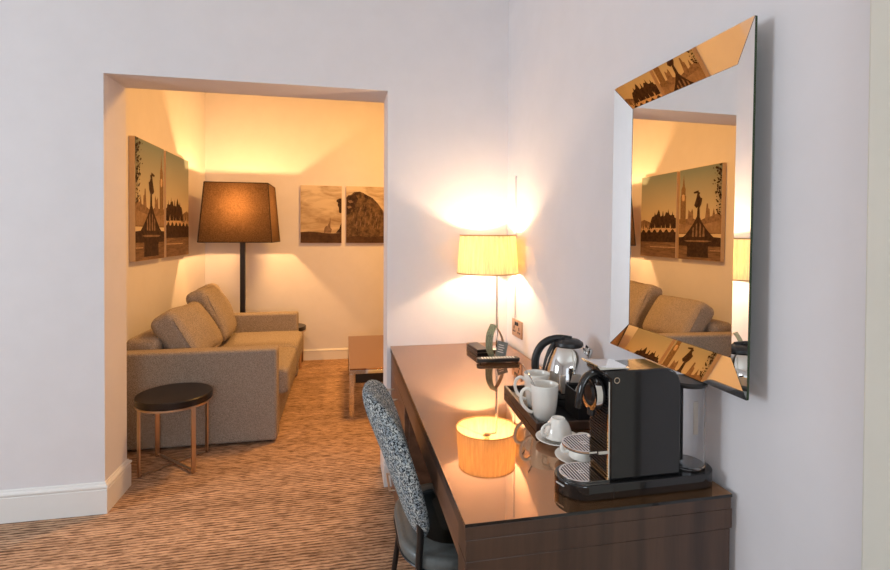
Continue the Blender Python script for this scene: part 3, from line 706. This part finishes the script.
# sachet box
SB = thing('sachet_box', 'open black box of sachets on the tray behind the coffee machine', 'box', (.724, 1.440, tz), TRZ)
w_, d_, h_, t_ = .13, .115, .086, .004; bm = newbm()
add_box(bm, 0, w_, 0, d_, .001, .005); add_box(bm, 0, t_, 0, d_, .005, h_); add_box(bm, w_-t_, w_, 0, d_, .005, h_); add_box(bm, t_, w_-t_, 0, t_, .005, h_); add_box(bm, t_, w_-t_, d_-t_, d_, .005, h_)
obj('box_body', bm, M['satin_black'], SB, bevel=.0008)
labs = ['white paper sachet sticking out at the left corner of the black box', 'white paper sachet in the middle of the black box', 'white paper sachet at the back of the black box', 'white paper sachet at the right end of the black box']
for k, (x, y, rx, ry_) in enumerate(((.022,.055,.15,.45),(.046,.045,-.10,.30),(.068,.075,.05,.20),(.092,.05,-.12,.1))):
    bm = newbm(); nn = 8
    g = [[bm.verts.new((-.0225+.045*i/nn, .0022*math.sin(PI*i/nn)*math.sin(PI*j/nn)*(1+.3*math.sin(i*2.1+k)), .062*j/nn+ (0 if j < nn else .0012*(i%2)))) for i in range(nn+1)] for j in range(nn+1)]
    g2 = [[bm.verts.new((v.co.x, -.0022*math.sin(PI*i/nn)*math.sin(PI*j/nn)-.0004, v.co.z)) for i, v in enumerate(r_)] for j, r_ in enumerate(g)]
    for G in (g, g2):
        for j in range(nn):
            for i in range(nn): bm.faces.new((G[j][i], G[j][i+1], G[j+1][i+1], G[j+1][i]))
    o = obj('sachet', bm, M['paper'], None, angle=180, recalc=True); tag(o, labs[k], 'sachet', 'sachets in the black box')
    c_ = math.cos(TRZ); s_ = math.sin(TRZ); o.location = (.722+x*c_-y*s_, 1.440+x*s_+y*c_, tz+.058); o.rotation_euler = (rx, ry_, TRZ+.3*math.sin(k*3))
# cups and saucers
def saucer(label, loc):
    t = thing('saucer', label, 'saucer', loc, 0, 'white saucers on the desk'); bm = newbm()
    add_lathe(bm, [(0,.002),(.022,.002),(.024,.0003),(.028,.0003),(.030,.003),(.048,.009),(.0635,.016),(.064,.0175),(.062,.018),(.047,.0115),(.030,.0065),(.024,.0055),(0,.0055)], 56)
    obj('saucer_dish', bm, M['ceramic'], t, angle=180); return t
def esp_cup(label, loc, rz):
    t = thing('coffee_cup', label, 'cup', loc, rz, 'upturned white coffee cups'); bm = newbm(); hh = .054
    pf = [(0,hh-.003),(.013,hh-.003),(.015,hh),(.019,hh),(.021,hh-.004),(.030,hh*.72),(.037,hh*.38),(.040,.003),(.0393,.0),(.0375,.002),(.034,hh*.38),(.027,hh*.7),(.017,hh-.010),(0,hh-.009)]
    add_lathe(bm, pf, 48); obj('cup_body', bm, M['ceramic'], t, angle=70)
    bm = newbm(); add_tube(bm, smooth_path([(.0385,0,.014),(.050,0,.010),(.058,0,.018),(.056,0,.032),(.044,0,.040),(.031,0,.040)],5), .0045, 10, ry=.003, up=(0,1,0)); obj('handle', bm, M['ceramic'], t, angle=180); return t
saucer('white saucer under the upturned cup beside the tray corner', (.607, 1.335, zt)); esp_cup('upturned white coffee cup standing clear of the machine beside the tray', (.607, 1.335, zt+.0185), math.radians(195))
saucer('white saucer nearer the coffee machine, under its cup stand', (.612, 1.212, zt)); esp_cup('upturned white coffee cup partly hidden by the machine cup stand', (.620, 1.205, zt+.0185), math.radians(170))

# ------------------------------------------------------------------ coffee machine
CM = thing('coffee_machine', 'glossy black capsule coffee machine at the near end of the desk', 'coffee machine', (0,0,zt))
y0, y1 = 1.022, 1.142
bm = newbm(); add_prism(bm, rrect(.489, .886, y0, y1, [.056,.056,.0599,.0599], 14), .0006, .035); obj('base', bm, M['gloss_black'], CM, bevel=.003, seg=3, angle=30)
bm = newbm(); add_box(bm, .6005, .6015, y0-.0005, y1+.0005, .002, .033); obj('base_joint', bm, M['sock_hole'], CM)
# drip grid
def grid_disc(parent, name, cx, cy_, z, rx, ry, xend, n, holes=True):
    bm = newbm(); R_ = ry
    out = [(xend, cy_-R_)]+[(cx+rx*math.cos(t), cy_+R_*math.sin(t)) for t in [-PI/2-PI*i/24 for i in range(25)]]+[(xend, cy_+R_)]
    def ringp(s): 
        c0 = (cx, cy_); return [(c0[0]+(p[0]-c0[0])*(s if p[0] < xend-1e-6 else 1), c0[1]+(p[1]-c0[1])*s) for p in out]
    a, b = ringp(1), ringp(.90); va0 = [bm.verts.new((*p, z)) for p in a]; vb0 = [bm.verts.new((*p, z)) for p in b]; va1 = [bm.verts.new((*p, z+.004)) for p in a]; vb1 = [bm.verts.new((*p, z+.004)) for p in b]
    for i in range(len(a)-1):
        for q in ((va1[i],va1[i+1],vb1[i+1],vb1[i]),(va0[i+1],va0[i],vb0[i],vb0[i+1]),(va0[i],va0[i+1],va1[i+1],va1[i]),(vb0[i+1],vb0[i],vb1[i],vb1[i+1])): bm.faces.new(q)
    # bars run at a slant
    for k in range(n):
        x = cx-rx*.9+(k+.5)*(xend-cx+rx*.9)/n
        if x < cx: hw = R_*.9*math.sqrt(max(0, 1-((x-cx)/(rx*.9))**2))
        else: hw = R_*.9
        if hw < .006: continue
        add_box(bm, x-.0019, x+.0019, cy_-hw, cy_+hw, z+.0008, z+.0036)
    add_lathe(bm, [(.0045,z+.0005),(.009,z+.0005),(.009,z+.0042),(.0045,z+.0042)], 20, (cx+.004,cy_,0), close=True)
    return obj(name, bm, M['chrome'], parent)
bm = newbm(); add_prism(bm, [(p[0],p[1]) for p in rrect(.497, .598, y0+.012, y1-.012, [.001,.001,.0475,.0475], 12)], .0352, .0356); obj('drip_well', bm, M['sock_hole'], CM)
grid_disc(CM, 'drip_grid', .5465, 1.082, .0357, .0475, .0475, .597, 13)
# body: rounded rear top corner, seen from the desk end
bx0_, bx1_, bt = .598, .780, .288
body = [(bx0_, .0355), (bx1_, .0355), (bx1_, bt-.042)]+[(bx1_-.042+.042*math.cos(t), bt-.042+.042*math.sin(t)) for t in [PI/2*i/10 for i in range(1,11)]]+[(bx0_-.012, bt-.002), (bx0_-.012, bt-.012), (bx0_, bt-.02)]
bm = newbm(); add_prism(bm, body, 1.035, 1.130, 'y'); bd = obj('body', bm, M['gloss_black'], CM, bevel=.004, seg=3, angle=30)
bm = newbm(); add_box(bm, bx0_-.0035, bx0_-.0003, 1.037, 1.042, .040, .262); obj('edge_strip', bm, M['chrome'], bd)
bm = newbm()
for k in range(26): add_box(bm, bx0_-.0035, bx0_-.0004, 1.044, 1.126, .052+k*.0068, .0555+k*.0068)
obj('ribbed_front', bm, M['satin_black'], bd)
bm = newbm(); add_lathe(bm, [(.0055,0),(.0072,0),(.0072,.001),(.0055,.001)], 24, (.613,1.0330,bt-.022), axis='y', close=True); obj('emblem', bm, M['satin'], bd)
# top plate
bm = newbm(); pl = [(.578,bt+.0005),(.650,bt+.0008),(.652,bt+.003),(.60,bt+.005),(.580,bt+.007),(.572,bt+.010),(.571,bt+.008)]
add_prism(bm, pl, 1.045, 1.125, 'y'); obj('top_plate', bm, M['chrome'], bd, angle=30)
# capsule head and lever
hz_ = bt-.062
bm = newbm(); add_lathe(bm, [(0,-.026),(.018,-.026),(.022,-.020),(.034,-.018),(.034,-.0004),(0,-.0004)], 40, (bx0_-.004,1.083,hz_), axis='x'); hd = obj('head', bm, M['satin_black'], CM)
bm = newbm(); add_lathe(bm, [(.030,-.0245),(.040,-.0245),(.040,-.010),(.0345,-.010),(.0345,-.0200),(.030,-.0200)], 40, (bx0_-.004,1.083,hz_), axis='x', close=True); obj('chrome_ring', bm, M['chrome'], hd)
bm = newbm(); lv = [(.006,0,.040),(-.014,0,.046),(-.034,0,.038),(-.047,0,.018),(-.053,0,-.008),(-.056,0,-.034)]
pts = smooth_path([(bx0_+a_, 1.083+b_2, hz_+c_) for a_, b_2, c_ in lv], 6)
add_tube(bm, pts, [.009-.002*i/len(pts) for i in range(len(pts))], 16, ry=.013, up=(0,1,0)); obj('lever', bm, M['gloss_black'], CM, angle=70)
bm = newbm(); add_tube(bm, [(bx0_-.022,1.083,hz_-.0345),(bx0_-.022,1.083,hz_-.052)], .009, 16); obj('spout', bm, M['satin_black'], hd)
# cup stand
grid_disc(CM, 'cup_stand', .556, 1.090, .100, .046, .050, .593, 11)
bm = newbm(); add_box(bm, .570, .594, 1.036, 1.0375, .098, .105); add_box(bm, .5932, .5975, 1.0375, 1.126, .098, .104); obj('stand_hinge', bm, M['chrome'], CM)
bm = newbm(); add_prism(bm, [(.593,1.0415)]+[(.556+.044*math.cos(t), 1.090+.0485*math.sin(t)) for t in [-PI/2-PI*i/20 for i in range(21)]]+[(.593,1.1385)], .0975, .0995); obj('stand_tray', bm, M['satin_black'], CM)
# water tank
TK = (.830, 1.082)
def dprof(r, z0, z1): return [(0,z0),(r,z0),(r,z1)]
bm = newbm(); add_lathe(bm, [(0,.0365),(.0415,.0365),(.043,.038),(.043,.232),(.0395,.232),(.0395,.041),(0,.041)], 48, (*TK,0)); tk = obj('water_tank', bm, M['clear'], CM, angle=40)
bm = newbm(); add_lathe(bm, [(0,.2325),(.045,.2325),(.0465,.235),(.0465,.240),(.043,.244),(0,.245)], 48, (*TK,0)); obj('tank_lid', bm, M['satin_black'], tk)
bm = newbm(); add_box(bm, TK[0]-.006, TK[0]+.006, TK[1]-.034, TK[1]-.032, .12, .20); obj('level_gauge', bm, M['satin'], tk, bevel=.001)
bm = newbm(); add_tube(bm, [(TK[0]-.012,TK[1]+.004,.046),(TK[0]-.012,TK[1]+.004,.231)], .0055, 12); obj('tank_tube', bm, M['satin_black'], tk)
# maker's lettering on the base nose
def text(name, s, size, loc, rot, m, parent, ext=.0003):
    cu = bpy.data.curves.new(name, 'FONT'); cu.body = s; cu.size = size; cu.extrude = ext; cu.align_x = 'CENTER'; cu.align_y = 'CENTER'
    to = bpy.data.objects.new(name, cu); col.objects.link(to); dg = bpy.context.evaluated_depsgraph_get()
    me = bpy.data.meshes.new_from_object(to.evaluated_get(dg)); bpy.data.objects.remove(to, do_unlink=True)
    me.materials.clear(); me.materials.append(m); o = bpy.data.objects.new(name, me); col.objects.link(o); o.parent = parent; o.location = loc; o.rotation_euler = rot; return o
M['white_print'] = mat('white lettering', (.85,.85,.85), .5)
text('lettering', 'NESPRESSO', .0052, (.4903, 1.066, .024), (PI/2, 0, math.radians(-72)), M['white_print'], CM)

# ------------------------------------------------------------------ box, remote, leaflet
BX = thing('stationery_box', 'low dark box with a lighter top beside the table lamp', 'box', (.670, 2.455, zt), math.radians(4))
bm = newbm(); add_box(bm, -.031, .031, -.09, .08, .0006, .016); obj('box_base', bm, M['black_wood'], BX, bevel=.001)
bm = newbm(); add_box(bm, -.031, .031, -.09, .08, .0175, .033); obj('box_lid', bm, M['black_wood'], BX, bevel=.001)
bm = newbm(); add_box(bm, -.029, .029, -.088, .078, .016, .0175); obj('box_liner', bm, M['satin'], BX)
RM = thing('remote_control', 'black television remote lying on the desk in front of the lamp', 'remote control', (.712, 2.235, zt+.006), math.radians(-4))
bm = newbm(); add_prism(bm, rrect(-.102, .102, -.024, .024, [.018,.018,.02,.02], 6), 0, .017); obj('remote_body', bm, M['satin_black'], RM, bevel=.004, seg=3)
bm = newbm()
for i in range(12):
    for j in range(3): add_box(bm, -.08+i*.0135, -.072+i*.0135, -.014+j*.0105, -.008+j*.0105, .017, .0185)
obj('buttons', bm, M['paper'], RM)
for a_ in (-.09, .085):
    bm = newbm(); add_box(bm, a_, a_+.005, -.015, .015, -.0055, .0005); obj('foot', bm, M['satin_black'], RM)
M['leaf_green'] = plain('green printed strip', srgb(112,122,100), .4, .55, 170, 0)
M['leaf_plain'] = plain('plain bent card', srgb(206,184,160), .45, .03, 40, 0)
M['grey_card'] = plain('grey card', srgb(120,126,122), .5, .15, 120, 0)
LF = thing('leaflet', 'printed strip bent into a pointed arch beside the lamp pole', 'leaflet', (.730, 2.335, zt)); LF.scale = (1, 1, 1.06)
def strip(pts, w, th, m, name, parent):
    P = smooth_path(pts, 6); bm = newbm(); prev = None
    for i, p in enumerate(P):
        t = (P[min(i+1,len(P)-1)]-P[max(i-1,0)]).normalized(); n_ = Vector((-t.z, 0, t.x))*th/2
        cur = [bm.verts.new(p+n_+Vector((0,-w/2,0))), bm.verts.new(p+n_+Vector((0,w/2,0))), bm.verts.new(p-n_+Vector((0,w/2,0))), bm.verts.new(p-n_+Vector((0,-w/2,0)))]
        if prev:
            for k in range(4): bm.faces.new((prev[k], prev[(k+1)%4], cur[(k+1)%4], cur[k]))
        else: bm.faces.new(cur)
        prev = cur
    bm.faces.new(list(reversed(prev))); bm.transform(Matrix.Identity(4)); return obj(name, bm, m, parent, angle=60)
o = strip([(-.018,0,.001),(-.036,0,.03),(-.042,0,.07),(-.034,0,.115),(-.010,0,.152)], .05, .0018, M['leaf_green'], 'printed_strip', LF)
o.rotation_euler = (0,0,math.radians(25))
o = strip([(-.006,0,.152),(.018,0,.12),(.034,0,.085),(.038,0,.045),(.030,0,.001)], .04, .0018, M['leaf_plain'], 'plain_strip', LF)
CD = thing('tent_card', 'small grey folded card leaning under the arched leaflet', 'card', (.742, 2.300, zt))
bm = newbm(); add_box(bm, -.026, .026, 0, .0012, .001, .075); bm.transform(Matrix.Rotation(math.radians(-12),4,'X') @ Matrix.Rotation(math.radians(16),4,'Y')); bmesh.ops.translate(bm, verts=bm.verts[:], vec=(0,0,.008)); obj('card_face', bm, M['grey_card'], CD)
bm = newbm()
for k in range(4): add_box(bm, -.018, .012-.004*(k%2), -.0006, -.0001, .022+k*.011, .026+k*.011)
bm.transform(Matrix.Rotation(math.radians(-12),4,'X') @ Matrix.Rotation(math.radians(16),4,'Y')); bmesh.ops.translate(bm, verts=bm.verts[:], vec=(0,0,.008)); obj('card_lines', bm, M['paper'], CD)
